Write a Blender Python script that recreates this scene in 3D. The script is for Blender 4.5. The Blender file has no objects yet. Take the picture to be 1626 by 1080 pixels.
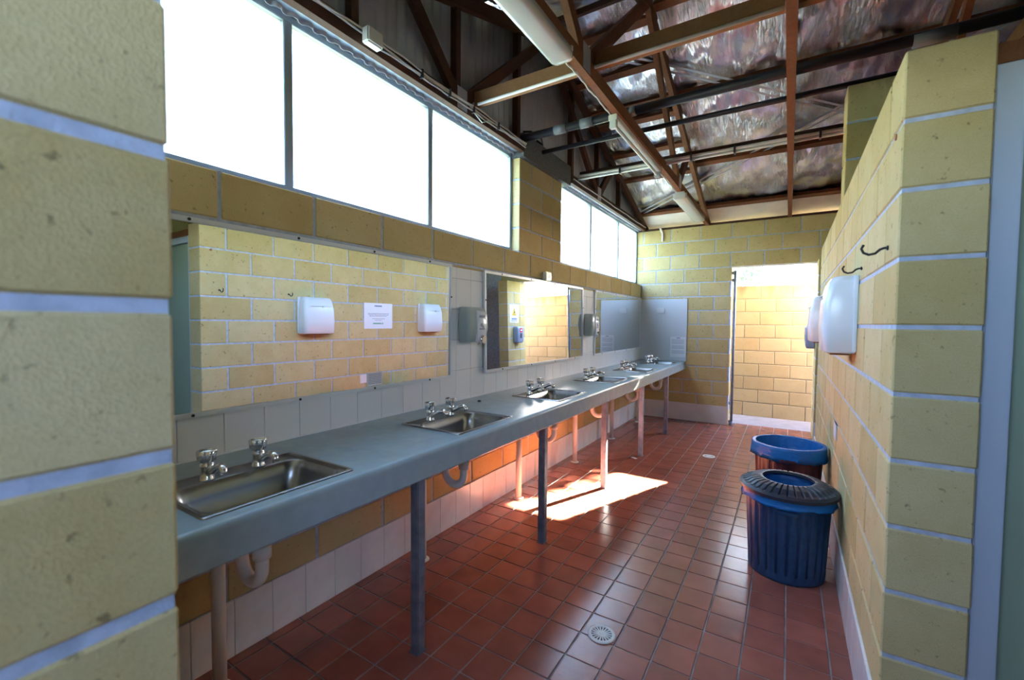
import bpy, bmesh, math, random
from mathutils import Vector, Matrix
random.seed(7)
R = math.radians
scene = bpy.context.scene
COL = scene.collection

# ------------------------------------------------------------------ camera
cam_d = bpy.data.cameras.new('camera')
cam = bpy.data.objects.new('camera', cam_d); COL.objects.link(cam)
cam_d.sensor_width = 36.0
cam_d.lens = 36.0 * 701.34 / 1626.0
cam_d.clip_start = 0.02
cr = Vector((0.84730868, 0.5310226, 0.0091106))
cu = Vector((-0.02858063, 0.028461, 0.99918623))
cf = Vector((-0.53033117, 0.84687955, -0.03929221))
m3 = Matrix((cr, cu, -cf)).transposed()
cam.matrix_world = Matrix.Translation((1.9344, 0.0, 1.4026)) @ m3.to_4x4()
cam_d.dof.use_dof = True
cam_d.dof.focus_distance = 3.6
cam_d.dof.aperture_fstop = 2.8
scene.camera = cam

# ------------------------------------------------------------------ light
SUN_DIR = Vector((0.39, 1.0, 0.532)).normalized()      # towards the sun
SUN_EL = math.asin(SUN_DIR.z)
SUN_AZ = math.atan2(SUN_DIR.x, SUN_DIR.y)
world = bpy.data.worlds.new('world'); scene.world = world
world.use_nodes = True
wn = world.node_tree; wn.nodes.clear()
wo = wn.nodes.new('ShaderNodeOutputWorld'); bg = wn.nodes.new('ShaderNodeBackground')
sky = wn.nodes.new('ShaderNodeTexSky')
sky.sky_type = 'NISHITA'; sky.sun_disc = False
sky.sun_elevation = SUN_EL; sky.sun_rotation = SUN_AZ
sky.air_density = 1.0; sky.dust_density = 1.0; sky.ozone_density = 1.0
mixw = wn.nodes.new('ShaderNodeMix'); mixw.data_type = 'RGBA'
mixw.inputs[0].default_value = 0.34
mixw.inputs[7].default_value = (0.27, 0.40, 0.74, 1)     # even blue mixed in to tint the sky
sclw = wn.nodes.new('ShaderNodeVectorMath'); sclw.operation = 'SCALE'
sclw.inputs['Scale'].default_value = 0.10
wn.links.new(sky.outputs[0], sclw.inputs[0])
wn.links.new(sclw.outputs[0], mixw.inputs[6])
wn.links.new(mixw.outputs[2], bg.inputs[0])
bg.inputs[1].default_value = 50.0
wn.links.new(bg.outputs[0], wo.inputs[0])

sun_d = bpy.data.lights.new('sun', 'SUN'); sun_d.energy = 520.0; sun_d.angle = R(0.6)
sun_d.color = (1.0, 0.86, 0.66)
sun = bpy.data.objects.new('sun', sun_d); COL.objects.link(sun)
sun.rotation_euler = SUN_DIR.to_track_quat('Z', 'Y').to_euler()
sun.location = (6, 16, 10)

def portal(name, loc, rot, sx, sy):
    d = bpy.data.lights.new(name, 'AREA'); d.shape = 'RECTANGLE'; d.size = sx; d.size_y = sy
    d.cycles.is_portal = True
    o = bpy.data.objects.new(name, d); COL.objects.link(o); o.location = loc; o.rotation_euler = rot
    return o
portal('window_portal', (-0.22, 1.75, 2.4), (0, R(-90), 0), 0.9, 3.1)
portal('window_portal', (-0.22, 5.4, 2.4), (0, R(-90), 0), 0.9, 3.0)
portal('doorway_portal', (1.73, 7.02, 1.1), (R(-90), 0, 0), 1.05, 2.25)
portal('doorway_portal', (1.75, -0.02, 1.1), (R(90), 0, 0), 1.05, 2.25)

scene.view_settings.view_transform = 'Standard'
scene.view_settings.look = 'None'
scene.view_settings.gamma = 1.0
scene.view_settings.use_curve_mapping = False
scene.view_settings.exposure = 0.12
cy = scene.cycles
cy.max_bounces = 12; cy.diffuse_bounces = 7; cy.glossy_bounces = 6; cy.transmission_bounces = 6
cy.transparent_max_bounces = 8
cy.sample_clamp_indirect = 12.0
cy.caustics_reflective = False; cy.caustics_refractive = False
cy.use_denoising = True

# ------------------------------------------------------------------ materials
def new_mat(name):
    m = bpy.data.materials.new(name); m.use_nodes = True
    nt = m.node_tree; b = nt.nodes['Principled BSDF']
    return m, nt, b
def N(nt, t, **kw):
    n = nt.nodes.new(t)
    for k, v in kw.items(): setattr(n, k, v)
    return n
def plain(name, col, rough=0.5, metal=0.0, noise=0.0, nscale=30.0, bump=0.0, bscale=200.0, spec=0.5, rand=0.0, coat=0.0):
    m, nt, b = new_mat(name)
    b.inputs['Roughness'].default_value = rough; b.inputs['Metallic'].default_value = metal
    b.inputs['Specular IOR Level'].default_value = spec
    b.inputs['Coat Weight'].default_value = coat
    b.inputs['Base Color'].default_value = (*col, 1)
    src = None
    if noise > 0 or bump > 0:
        geo = N(nt, 'ShaderNodeNewGeometry')
    if noise > 0:
        nz = N(nt, 'ShaderNodeTexNoise'); nz.inputs['Scale'].default_value = nscale; nz.inputs['Detail'].default_value = 6
        nt.links.new(geo.outputs['Position'], nz.inputs['Vector'])
        mr = N(nt, 'ShaderNodeMapRange'); mr.inputs[1].default_value = .3; mr.inputs[2].default_value = .7
        mr.inputs[3].default_value = 1 - noise; mr.inputs[4].default_value = 1 + noise
        nt.links.new(nz.outputs['Fac'], mr.inputs[0]); src = mr.outputs[0]
    if rand > 0:
        oi = N(nt, 'ShaderNodeObjectInfo'); mr2 = N(nt, 'ShaderNodeMapRange')
        mr2.inputs[3].default_value = 1 - rand; mr2.inputs[4].default_value = 1 + rand
        nt.links.new(oi.outputs['Random'], mr2.inputs[0])
        if src is None: src = mr2.outputs[0]
        else:
            mm = N(nt, 'ShaderNodeMath', operation='MULTIPLY'); nt.links.new(src, mm.inputs[0]); nt.links.new(mr2.outputs[0], mm.inputs[1]); src = mm.outputs[0]
    if src is not None:
        vm = N(nt, 'ShaderNodeVectorMath', operation='SCALE'); vm.inputs[0].default_value = col
        nt.links.new(src, vm.inputs['Scale']); nt.links.new(vm.outputs[0], b.inputs['Base Color'])
    if bump > 0:
        nb = N(nt, 'ShaderNodeTexNoise'); nb.inputs['Scale'].default_value = bscale; nb.inputs['Detail'].default_value = 4
        nt.links.new(geo.outputs['Position'], nb.inputs['Vector'])
        bp = N(nt, 'ShaderNodeBump'); bp.inputs['Strength'].default_value = bump; bp.inputs['Distance'].default_value = .004
        nt.links.new(nb.outputs['Fac'], bp.inputs['Height']); nt.links.new(bp.outputs[0], b.inputs['Normal'])
    return m

def block_mat(name, col, col2, pits=1.0):
    """painted / face concrete block: mottled, pitted, each block a little different"""
    m, nt, b = new_mat(name)
    b.inputs['Roughness'].default_value = .85; b.inputs['Specular IOR Level'].default_value = .25
    geo = N(nt, 'ShaderNodeNewGeometry'); oi = N(nt, 'ShaderNodeObjectInfo')
    n1 = N(nt, 'ShaderNodeTexNoise'); n1.inputs['Scale'].default_value = 5; n1.inputs['Detail'].default_value = 8; n1.inputs['Roughness'].default_value = .65
    nt.links.new(geo.outputs['Position'], n1.inputs['Vector'])
    ad = N(nt, 'ShaderNodeMath', operation='MULTIPLY_ADD'); ad.inputs[1].default_value = .5; 
    nt.links.new(oi.outputs['Random'], ad.inputs[0]); 
    sb = N(nt, 'ShaderNodeMath', operation='SUBTRACT'); sb.inputs[1].default_value = .25
    nt.links.new(n1.outputs['Fac'], sb.inputs[0]); nt.links.new(sb.outputs[0], ad.inputs[2])
    rp = N(nt, 'ShaderNodeMapRange'); rp.inputs[1].default_value = .2; rp.inputs[2].default_value = .8
    nt.links.new(ad.outputs[0], rp.inputs[0])
    mx = N(nt, 'ShaderNodeMix', data_type='RGBA'); mx.inputs[6].default_value = (*col, 1); mx.inputs[7].default_value = (*col2, 1)
    nt.links.new(rp.outputs[0], mx.inputs[0])
    # dark pits
    vo = N(nt, 'ShaderNodeTexNoise'); vo.inputs['Scale'].default_value = 42; vo.inputs['Detail'].default_value = 5; vo.inputs['Roughness'].default_value = .6
    nt.links.new(geo.outputs['Position'], vo.inputs['Vector'])
    mr = N(nt, 'ShaderNodeMapRange'); mr.inputs[1].default_value = .30; mr.inputs[2].default_value = .38; mr.inputs[3].default_value = 1 - .5 * pits; mr.inputs[4].default_value = 1
    nt.links.new(vo.outputs['Fac'], mr.inputs[0])
    # fine speckle
    sp = N(nt, 'ShaderNodeTexNoise'); sp.inputs['Scale'].default_value = 260; sp.inputs['Detail'].default_value = 2
    nt.links.new(geo.outputs['Position'], sp.inputs['Vector'])
    mr3 = N(nt, 'ShaderNodeMapRange'); mr3.inputs[1].default_value = .3; mr3.inputs[2].default_value = .7; mr3.inputs[3].default_value = .93; mr3.inputs[4].default_value = 1.06
    nt.links.new(sp.outputs['Fac'], mr3.inputs[0])
    mu = N(nt, 'ShaderNodeMath', operation='MULTIPLY'); nt.links.new(mr.outputs[0], mu.inputs[0]); nt.links.new(mr3.outputs[0], mu.inputs[1])
    vm = N(nt, 'ShaderNodeVectorMath', operation='SCALE'); nt.links.new(mx.outputs[2], vm.inputs[0]); nt.links.new(mu.outputs[0], vm.inputs['Scale'])
    nt.links.new(vm.outputs[0], b.inputs['Base Color'])
    bp = N(nt, 'ShaderNodeBump'); bp.inputs['Strength'].default_value = .5; bp.inputs['Distance'].default_value = .003
    ad2 = N(nt, 'ShaderNodeMath', operation='ADD'); nt.links.new(mr.outputs[0], ad2.inputs[0]); nt.links.new(sp.outputs['Fac'], ad2.inputs[1])
    nt.links.new(ad2.outputs[0], bp.inputs['Height']); nt.links.new(bp.outputs[0], b.inputs['Normal'])
    return m

def wood_mat(name, c1, c2, rough=.7):
    m, nt, b = new_mat(name)
    b.inputs['Roughness'].default_value = rough; b.inputs['Specular IOR Level'].default_value = .3
    tc = N(nt, 'ShaderNodeNewGeometry'); oi = N(nt, 'ShaderNodeObjectInfo')
    mp = N(nt, 'ShaderNodeMapping'); mp.inputs['Scale'].default_value = (9, 9, 9)
    nt.links.new(tc.outputs['Position'], mp.inputs['Vector'])
    n = N(nt, 'ShaderNodeTexNoise'); n.inputs['Scale'].default_value = 4; n.inputs['Detail'].default_value = 8; n.inputs['Distortion'].default_value = 1.2
    nt.links.new(mp.outputs[0], n.inputs['Vector'])
    ad = N(nt, 'ShaderNodeMath', operation='MULTIPLY_ADD'); ad.inputs[1].default_value = .5; ad.inputs[2].default_value = -.25
    nt.links.new(oi.outputs['Random'], ad.inputs[0])
    a2 = N(nt, 'ShaderNodeMath', operation='ADD'); nt.links.new(ad.outputs[0], a2.inputs[0]); nt.links.new(n.outputs['Fac'], a2.inputs[1])
    mx = N(nt, 'ShaderNodeMix', data_type='RGBA'); mx.inputs[6].default_value = (*c1, 1); mx.inputs[7].default_value = (*c2, 1)
    nt.links.new(a2.outputs[0], mx.inputs[0]); nt.links.new(mx.outputs[2], b.inputs['Base Color'])
    bp = N(nt, 'ShaderNodeBump'); bp.inputs['Strength'].default_value = .3; bp.inputs['Distance'].default_value = .002
    nt.links.new(n.outputs['Fac'], bp.inputs['Height']); nt.links.new(bp.outputs[0], b.inputs['Normal'])
    return m

def stained_block(name, col, col2, pits):
    m = block_mat(name, col, col2, pits)
    nt = m.node_tree; b = nt.nodes['Principled BSDF']
    src = b.inputs['Base Color'].links[0].from_socket
    geo = N(nt, 'ShaderNodeNewGeometry'); sx = N(nt, 'ShaderNodeSeparateXYZ'); nt.links.new(geo.outputs['Position'], sx.inputs[0])
    mp = N(nt, 'ShaderNodeMapping'); mp.inputs['Scale'].default_value = (9, 9, .8); nt.links.new(geo.outputs['Position'], mp.inputs[0])
    nz = N(nt, 'ShaderNodeTexNoise'); nz.inputs['Scale'].default_value = 1.0; nz.inputs['Detail'].default_value = 5; nt.links.new(mp.outputs[0], nz.inputs['Vector'])
    ln = N(nt, 'ShaderNodeMath', operation='MULTIPLY_ADD'); ln.inputs[1].default_value = .55; ln.inputs[2].default_value = 1.60   # height where each streak ends
    nt.links.new(nz.outputs['Fac'], ln.inputs[0])
    df = N(nt, 'ShaderNodeMath', operation='SUBTRACT'); nt.links.new(sx.outputs['Z'], df.inputs[0]); nt.links.new(ln.outputs[0], df.inputs[1])
    mr = N(nt, 'ShaderNodeMapRange'); mr.inputs[1].default_value = -.02; mr.inputs[2].default_value = .16; mr.inputs[3].default_value = 0; mr.inputs[4].default_value = .75
    nt.links.new(df.outputs[0], mr.inputs[0])
    mx = N(nt, 'ShaderNodeMix', data_type='RGBA'); mx.inputs[7].default_value = (.10, .055, .02, 1)
    nt.links.new(src, mx.inputs[6]); nt.links.new(mr.outputs[0], mx.inputs[0]); nt.links.new(mx.outputs[2], b.inputs['Base Color'])
    return m

M = {}
M['block'] = block_mat('cream_block', (.49, .365, .15), (.60, .48, .25))
M['block_out'] = stained_block('outside_block', (.275, .192, .107), (.33, .245, .15), .5)
M['mortar'] = plain('mortar', (.43, .475, .58), .9, noise=.18, nscale=25, bump=.6, bscale=120)  # blue of the sky light is mixed into the mortar colour
M['mortar_out'] = plain('mortar_outside', (.17, .125, .085), .9, noise=.15, nscale=25, bump=.5, bscale=120)
M['tile_red'] = plain('terracotta_tile', (.32, .10, .072), .22, noise=.16, nscale=7, bump=.10, bscale=60, rand=.14, spec=.55)
M['grout'] = plain('floor_grout', (.30, .24, .23), .8, noise=.35, nscale=9, bump=.3)
M['tile_white'] = plain('white_wall_tile', (.80, .79, .80), .16, rand=.03, bump=.03, bscale=18)
M['tile_skirt'] = plain('skirting_tile', (.86, .83, .83), .22, rand=.04, noise=.05, nscale=12, bump=.03, bscale=18)
M['tile_grout'] = plain('tile_grout', (.42, .41, .42), .8)
M['skirt_paint'] = plain('skirting_paint', (.66, .63, .62), .4, noise=.06, nscale=8)
M['panel'] = plain('white_laminate', (.62, .64, .70), .3, noise=.02, nscale=4)
M['counter'] = plain('counter_laminate', (.31, .40, .455), .26, noise=.06, nscale=18, spec=.5, bump=.02, bscale=300)
M['steel'] = plain('stainless_steel', (.30, .30, .31), .27, 1.0, noise=.08, nscale=14)
M['chrome'] = plain('chrome', (.78, .78, .80), .08, 1.0)
M['galv'] = plain('galvanised_leg', (.20, .24, .32), .42, .55, noise=.25, nscale=22)
M['alu'] = plain('aluminium_frame', (.70, .72, .76), .35, .1)
M['alu_dark'] = plain('grey_window_frame', (.36, .42, .48), .45, .3)
M['pvc'] = plain('white_pvc', (.78, .74, .70), .35, noise=.05, nscale=10)
M['white_plastic'] = plain('white_plastic', (.74, .75, .80), .22)
M['grey_plastic'] = plain('grey_plastic', (.42, .45, .42), .35)
M['dark_plastic'] = plain('dark_plastic', (.05, .055, .06), .45)
M['black'] = plain('black_rubber', (.012, .012, .014), .5)
M['pipe_black'] = plain('black_pipe', (.016, .014, .017), .45, spec=.3)
M['pipe_grey'] = plain('grey_pipe_joint', (.17, .175, .185), .5)
M['blue_paint'] = plain('blue_paint_mark', (.10, .20, .55), .6)
M['wood'] = wood_mat('oiled_timber', (.13, .048, .020), (.27, .11, .045))
M['wood_light'] = wood_mat('pale_timber', (.26, .12, .05), (.42, .22, .10))
M['wood_dark'] = wood_mat('dark_timber', (.045, .019, .012), (.10, .042, .024))
M['iron'] = plain('corrugated_iron', (.46, .46, .52), .5, .2, noise=.12, nscale=5)
M['concrete'] = plain('dark_concrete', (.13, .135, .14), .9, noise=.35, nscale=70, bump=.9, bscale=160)
M['apron'] = plain('concrete_apron', (.21, .18, .19), .85, noise=.15, nscale=8, bump=.3)
M['soil'] = plain('dry_grass_ground', (.10, .105, .065), .95, noise=.3, nscale=2.5, bump=.6, bscale=15)
M['green_door'] = plain('pale_green_door', (.31, .38, .27), .45, noise=.03, nscale=3)
M['door_frame'] = plain('grey_door_frame', (.47, .52, .60), .45)
M['paper'] = plain('white_paper', (.80, .80, .86), .7)
M['ink'] = plain('printed_ink', (.10, .13, .30), .7)
M['ink_grey'] = plain('grey_ink', (.30, .32, .42), .7)
M['ink_green'] = plain('green_ink', (.15, .40, .25), .7)
M['yellow'] = plain('sign_yellow', (.85, .50, .03), .5)
M['red'] = plain('label_red', (.65, .03, .03), .5)
M['sharps'] = plain('blue_grey_plastic', (.26, .32, .46), .4)
M['rust'] = plain('brown_outlet', (.32, .12, .05), .7)
M['bin_blue'] = plain('dark_blue_plastic', (.010, .045, .115), .38, noise=.25, nscale=28)
M['bin_maroon'] = plain('dark_maroon_plastic', (.055, .012, .016), .4, noise=.2, nscale=25)
M['lid'] = plain('charcoal_blue_lid', (.016, .024, .042), .42, noise=.2, nscale=35)
M['hook'] = plain('blackened_steel', (.03, .025, .025), .4, .6)
M['bark'] = plain('gum_bark', (.42, .35, .31), .9, noise=.45, nscale=5, bump=.8, bscale=18)
M['leaf'] = plain('gum_leaves', (.16, .27, .17), .6, rand=.2)
M['eave'] = plain('eave_board', (.80, .74, .68), .7, noise=.08, nscale=6)
M['bank'] = plain('light_block_green', (.07, .10, .04), .95, noise=.35, nscale=3, bump=.7, bscale=12)  # for the added bank that blocks low light
M['dull'] = plain('low_bounce_green', (.13, .155, .12), .7, noise=.06, nscale=4)  # dark tone for unseen entry walls, to cut bounced light
M['tube'] = plain('fluorescent_tube', (.85, .86, .84), .3)
M['lamp_body'] = plain('lamp_white_metal', (.70, .72, .70), .35)

def film_mat():
    m, nt, b = new_mat('blue_bin_liner')
    b.inputs['Base Color'].default_value = (.012, .20, .60, 1); b.inputs['Roughness'].default_value = .22
    tr = N(nt, 'ShaderNodeBsdfTranslucent'); tr.inputs[0].default_value = (.03, .28, .85, 1)
    mx = N(nt, 'ShaderNodeMixShader'); mx.inputs[0].default_value = .35
    geo = N(nt, 'ShaderNodeNewGeometry'); nz = N(nt, 'ShaderNodeTexNoise'); nz.inputs['Scale'].default_value = 22; nz.inputs['Detail'].default_value = 3
    mp = N(nt, 'ShaderNodeMapping'); mp.inputs['Scale'].default_value = (1, 1, 2.5)
    nt.links.new(geo.outputs['Position'], mp.inputs[0]); nt.links.new(mp.outputs[0], nz.inputs['Vector'])
    bp = N(nt, 'ShaderNodeBump'); bp.inputs['Strength'].default_value = .7; bp.inputs['Distance'].default_value = .012
    nt.links.new(nz.outputs['Fac'], bp.inputs['Height']); nt.links.new(bp.outputs[0], b.inputs['Normal'])
    nt.links.new(b.outputs[0], mx.inputs[1]); nt.links.new(tr.outputs[0], mx.inputs[2])
    nt.links.new(mx.outputs[0], nt.nodes['Material Output'].inputs[0])
    return m
M['film'] = film_mat()

def foil_mat():
    m, nt, b = new_mat('foil_sarking')
    b.inputs['Base Color'].default_value = (.88, .84, .88, 1); b.inputs['Metallic'].default_value = 1.0
    b.inputs['Roughness'].default_value = .24
    geo = N(nt, 'ShaderNodeNewGeometry')
    mp = N(nt, 'ShaderNodeMapping'); mp.inputs['Scale'].default_value = (13, 3.2, 5)
    nt.links.new(geo.outputs['Position'], mp.inputs[0])
    n1 = N(nt, 'ShaderNodeTexNoise'); n1.inputs['Scale'].default_value = 2.2; n1.inputs['Detail'].default_value = 6; n1.inputs['Roughness'].default_value = .6; n1.inputs['Distortion'].default_value = 1.2
    nt.links.new(mp.outputs[0], n1.inputs['Vector'])
    n2 = N(nt, 'ShaderNodeTexNoise'); n2.inputs['Scale'].default_value = 3.6; n2.inputs['Detail'].default_value = 2
    nt.links.new(geo.outputs['Position'], n2.inputs['Vector'])
    mk = N(nt, 'ShaderNodeMapRange'); mk.inputs[1].default_value = .40; mk.inputs[2].default_value = .66; mk.inputs[3].default_value = .12; mk.inputs[4].default_value = 1.0
    nt.links.new(n2.outputs['Fac'], mk.inputs[0])
    bp = N(nt, 'ShaderNodeBump'); bp.inputs['Distance'].default_value = .045
    nt.links.new(mk.outputs[0], bp.inputs['Strength'])
    nt.links.new(n1.outputs['Fac'], bp.inputs['Height']); nt.links.new(bp.outputs[0], b.inputs['Normal'])
    return m
M['foil'] = foil_mat()

def pane_mat():
    m, nt, b = new_mat('frosted_glass')
    tr = N(nt, 'ShaderNodeBsdfTransparent'); tr.inputs[0].default_value = (.86, .90, .90, 1)
    tl = N(nt, 'ShaderNodeBsdfTranslucent'); tl.inputs[0].default_value = (.85, .88, .88, 1)
    mx = N(nt, 'ShaderNodeMixShader'); mx.inputs[0].default_value = .28
    gl = N(nt, 'ShaderNodeBsdfGlossy'); gl.inputs['Roughness'].default_value = .35
    m2 = N(nt, 'ShaderNodeMixShader'); m2.inputs[0].default_value = .04
    nt.links.new(tr.outputs[0], mx.inputs[1]); nt.links.new(tl.outputs[0], mx.inputs[2])
    nt.links.new(mx.outputs[0], m2.inputs[1]); nt.links.new(gl.outputs[0], m2.inputs[2])
    nt.links.new(m2.outputs[0], nt.nodes['Material Output'].inputs[0])
    return m
M['pane'] = pane_mat()
def mirror_mat():
    m, nt, b = new_mat('silvered_mirror')
    b.inputs['Base Color'].default_value = (.80, .82, .82, 1); b.inputs['Metallic'].default_value = 1; b.inputs['Roughness'].default_value = .004
    return m
M['mirror'] = mirror_mat()
def diffuser_mat():
    m, nt, b = new_mat('opal_diffuser')
    b.inputs['Base Color'].default_value = (.72, .76, .74, 1); b.inputs['Roughness'].default_value = .12
    return m
M['diffuser'] = diffuser_mat()

# ------------------------------------------------------------------ helpers
def tag(o, label=None, cat=None, group=None, kind=None):
    if label: o['label'] = label
    if cat: o['category'] = cat
    if group: o['group'] = group
    if kind: o['kind'] = kind
    return o
def empty(name, loc=(0, 0, 0), **kw):
    o = bpy.data.objects.new(name, None); COL.objects.link(o); o.location = loc
    o.empty_display_size = .05
    return tag(o, **kw)
def wloc(o):
    v = Vector(o.location)
    while o.parent: o = o.parent; v += Vector(o.location)
    return v
def link(name, mesh, parent=None, loc=(0, 0, 0), rot=None):
    """loc is a world position (parents carry no rotation)"""
    o = bpy.data.objects.new(name, mesh); COL.objects.link(o)
    if parent is not None:
        o.parent = parent; o.location = Vector(loc) - wloc(parent)
    else: o.location = loc
    if rot: o.rotation_euler = rot
    return o
_bc = {}
def bevbox(sx, sy, sz, mat, b=.004):
    k = (round(sx, 3), round(sy, 3), round(sz, 3), mat, b)
    if k in _bc: return _bc[k]
    bm = bmesh.new(); bmesh.ops.create_cube(bm, size=1)
    for v in bm.verts: v.co = Vector((v.co.x * sx, v.co.y * sy, v.co.z * sz))
    b2 = min(b, .3 * min(sx, sy, sz))
    bmesh.ops.bevel(bm, geom=bm.edges[:], offset=b2, segments=1, affect='EDGES')
    me = bpy.data.meshes.new(M[mat].name); bm.to_mesh(me); bm.free(); me.materials.append(M[mat]); _bc[k] = me
    return me
class MB:
    def __init__(s): s.v = []; s.f = []; s.sm = []
    def add(s, vs, fs, smooth=False):
        n = len(s.v); s.v += [Vector(v) for v in vs]
        for f in fs: s.f.append([i + n for i in f]); s.sm.append(smooth)
        return s
    def box(s, a, b):
        x0, x1 = sorted((a[0], b[0])); y0, y1 = sorted((a[1], b[1])); z0, z1 = sorted((a[2], b[2]))
        return s.add([(x0, y0, z0), (x1, y0, z0), (x1, y1, z0), (x0, y1, z0), (x0, y0, z1), (x1, y0, z1), (x1, y1, z1), (x0, y1, z1)],
                     [(0, 3, 2, 1), (4, 5, 6, 7), (0, 1, 5, 4), (1, 2, 6, 5), (2, 3, 7, 6), (3, 0, 4, 7)])
    def bar(s, p, q, w, h, up=(0, 0, 1)):
        p = Vector(p); q = Vector(q); d = (q - p).normalized(); up = Vector(up)
        if abs(d.dot(up)) > .99: up = Vector((0, 1, 0))
        r = d.cross(up).normalized(); u = r.cross(d)
        c = [(-1, -1), (1, -1), (1, 1), (-1, 1)]
        vs = [e + r * (a * w / 2) + u * (b * h / 2) for e in (p, q) for a, b in c]
        return s.add(vs, [(0, 1, 2, 3), (7, 6, 5, 4), (0, 4, 5, 1), (1, 5, 6, 2), (2, 6, 7, 3), (3, 7, 4, 0)])
    def tube(s, pts, r, n=10, cap=True):
        pts = [Vector(p) for p in pts]; rs = r if isinstance(r, (list, tuple)) else [r] * len(pts)
        rings = []; prev = None
        for i, p in enumerate(pts):
            d = ((pts[min(i + 1, len(pts) - 1)] - pts[max(i - 1, 0)])).normalized()
            if prev is None:
                up = Vector((0, 0, 1)) if abs(d.z) < .9 else Vector((1, 0, 0))
                a = d.cross(up).normalized()
            else: a = (prev - d * prev.dot(d)).normalized()
            b = d.cross(a); prev = a
            rings.append([p + (a * math.cos(2 * math.pi * k / n) + b * math.sin(2 * math.pi * k / n)) * rs[i] for k in range(n)])
        n0 = len(s.v); vs = [v for g in rings for v in g]
        fs = [(i * n + k, i * n + (k + 1) % n, (i + 1) * n + (k + 1) % n, (i + 1) * n + k) for i in range(len(pts) - 1) for k in range(n)]
        s.add(vs, fs, True)
        if cap:
            m = n0 + (len(pts) - 1) * n
            s.f.append([n0 + n - 1 - k for k in range(n)]); s.sm.append(False)
            s.f.append([m + k for k in range(n)]); s.sm.append(False)
        return s
    def lathe(s, prof, c=(0, 0, 0), n=24, closed=False, mod=None):
        """prof: list of (r, z); revolved about z through c"""
        c = Vector(c); vs = []
        for i, (r, z) in enumerate(prof):
            for k in range(n):
                a = 2 * math.pi * k / n
                rr, zz = (r, z) if mod is None else mod(i, k, r, z)
                vs.append(c + Vector((rr * math.cos(a), rr * math.sin(a), zz)))
        fs = []; m = len(prof)
        for i in range(m if closed else m - 1):
            j = (i + 1) % m
            for k in range(n): fs.append((i * n + k, i * n + (k + 1) % n, j * n + (k + 1) % n, j * n + k))
        return s.add(vs, fs, True)
    def loft(s, rings, cap=True, smooth=True):
        n = len(rings[0]); n0 = len(s.v)
        s.add([v for g in rings for v in g], [(i * n + k, i * n + (k + 1) % n, (i + 1) * n + (k + 1) % n, (i + 1) * n + k) for i in range(len(rings) - 1) for k in range(n)], smooth)
        if cap:
            m = n0 + (len(rings) - 1) * n
            s.f.append([n0 + n - 1 - k for k in range(n)]); s.sm.append(False)
            s.f.append([m + k for k in range(n)]); s.sm.append(False)
        return s
    def build(s, name, mat, parent=None, bevel=0.0, at=None, **kw):
        org = wloc(parent) if parent is not None else Vector(at or (0, 0, 0))
        me = bpy.data.meshes.new(name); me.from_pydata([tuple(v - org) for v in s.v], [], s.f)
        me.polygons.foreach_set('use_smooth', s.sm); me.materials.append(M[mat]); me.update()
        if bevel > 0:
            bm = bmesh.new(); bm.from_mesh(me)
            es = [e for e in bm.edges if len(e.link_faces) == 2 and e.calc_face_angle(0) > .6]
            bmesh.ops.bevel(bm, geom=es, offset=bevel, segments=2, affect='EDGES'); bm.to_mesh(me); bm.free()
        bm = bmesh.new(); bm.from_mesh(me); bmesh.ops.recalc_face_normals(bm, faces=bm.faces[:]); bm.to_mesh(me); bm.free()
        o = bpy.data.objects.new(name, me); COL.objects.link(o)
        if parent is not None: o.parent = parent
        else: o.location = org
        return tag(o, **kw)
def rrect(cx, cy, w, h, r, z, n=5, plane='xy'):
    pts = []
    for (sx, sy, a0) in ((1, 1, 0), (-1, 1, 90), (-1, -1, 180), (1, -1, 270)):
        for k in range(n + 1):
            a = R(a0 + 90 * k / n)
            pts.append((cx + sx * (w / 2 - r) + r * math.cos(a), cy + sy * (h / 2 - r) + r * math.sin(a)))
    return [Vector((a, b, z)) for a, b in pts]

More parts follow.
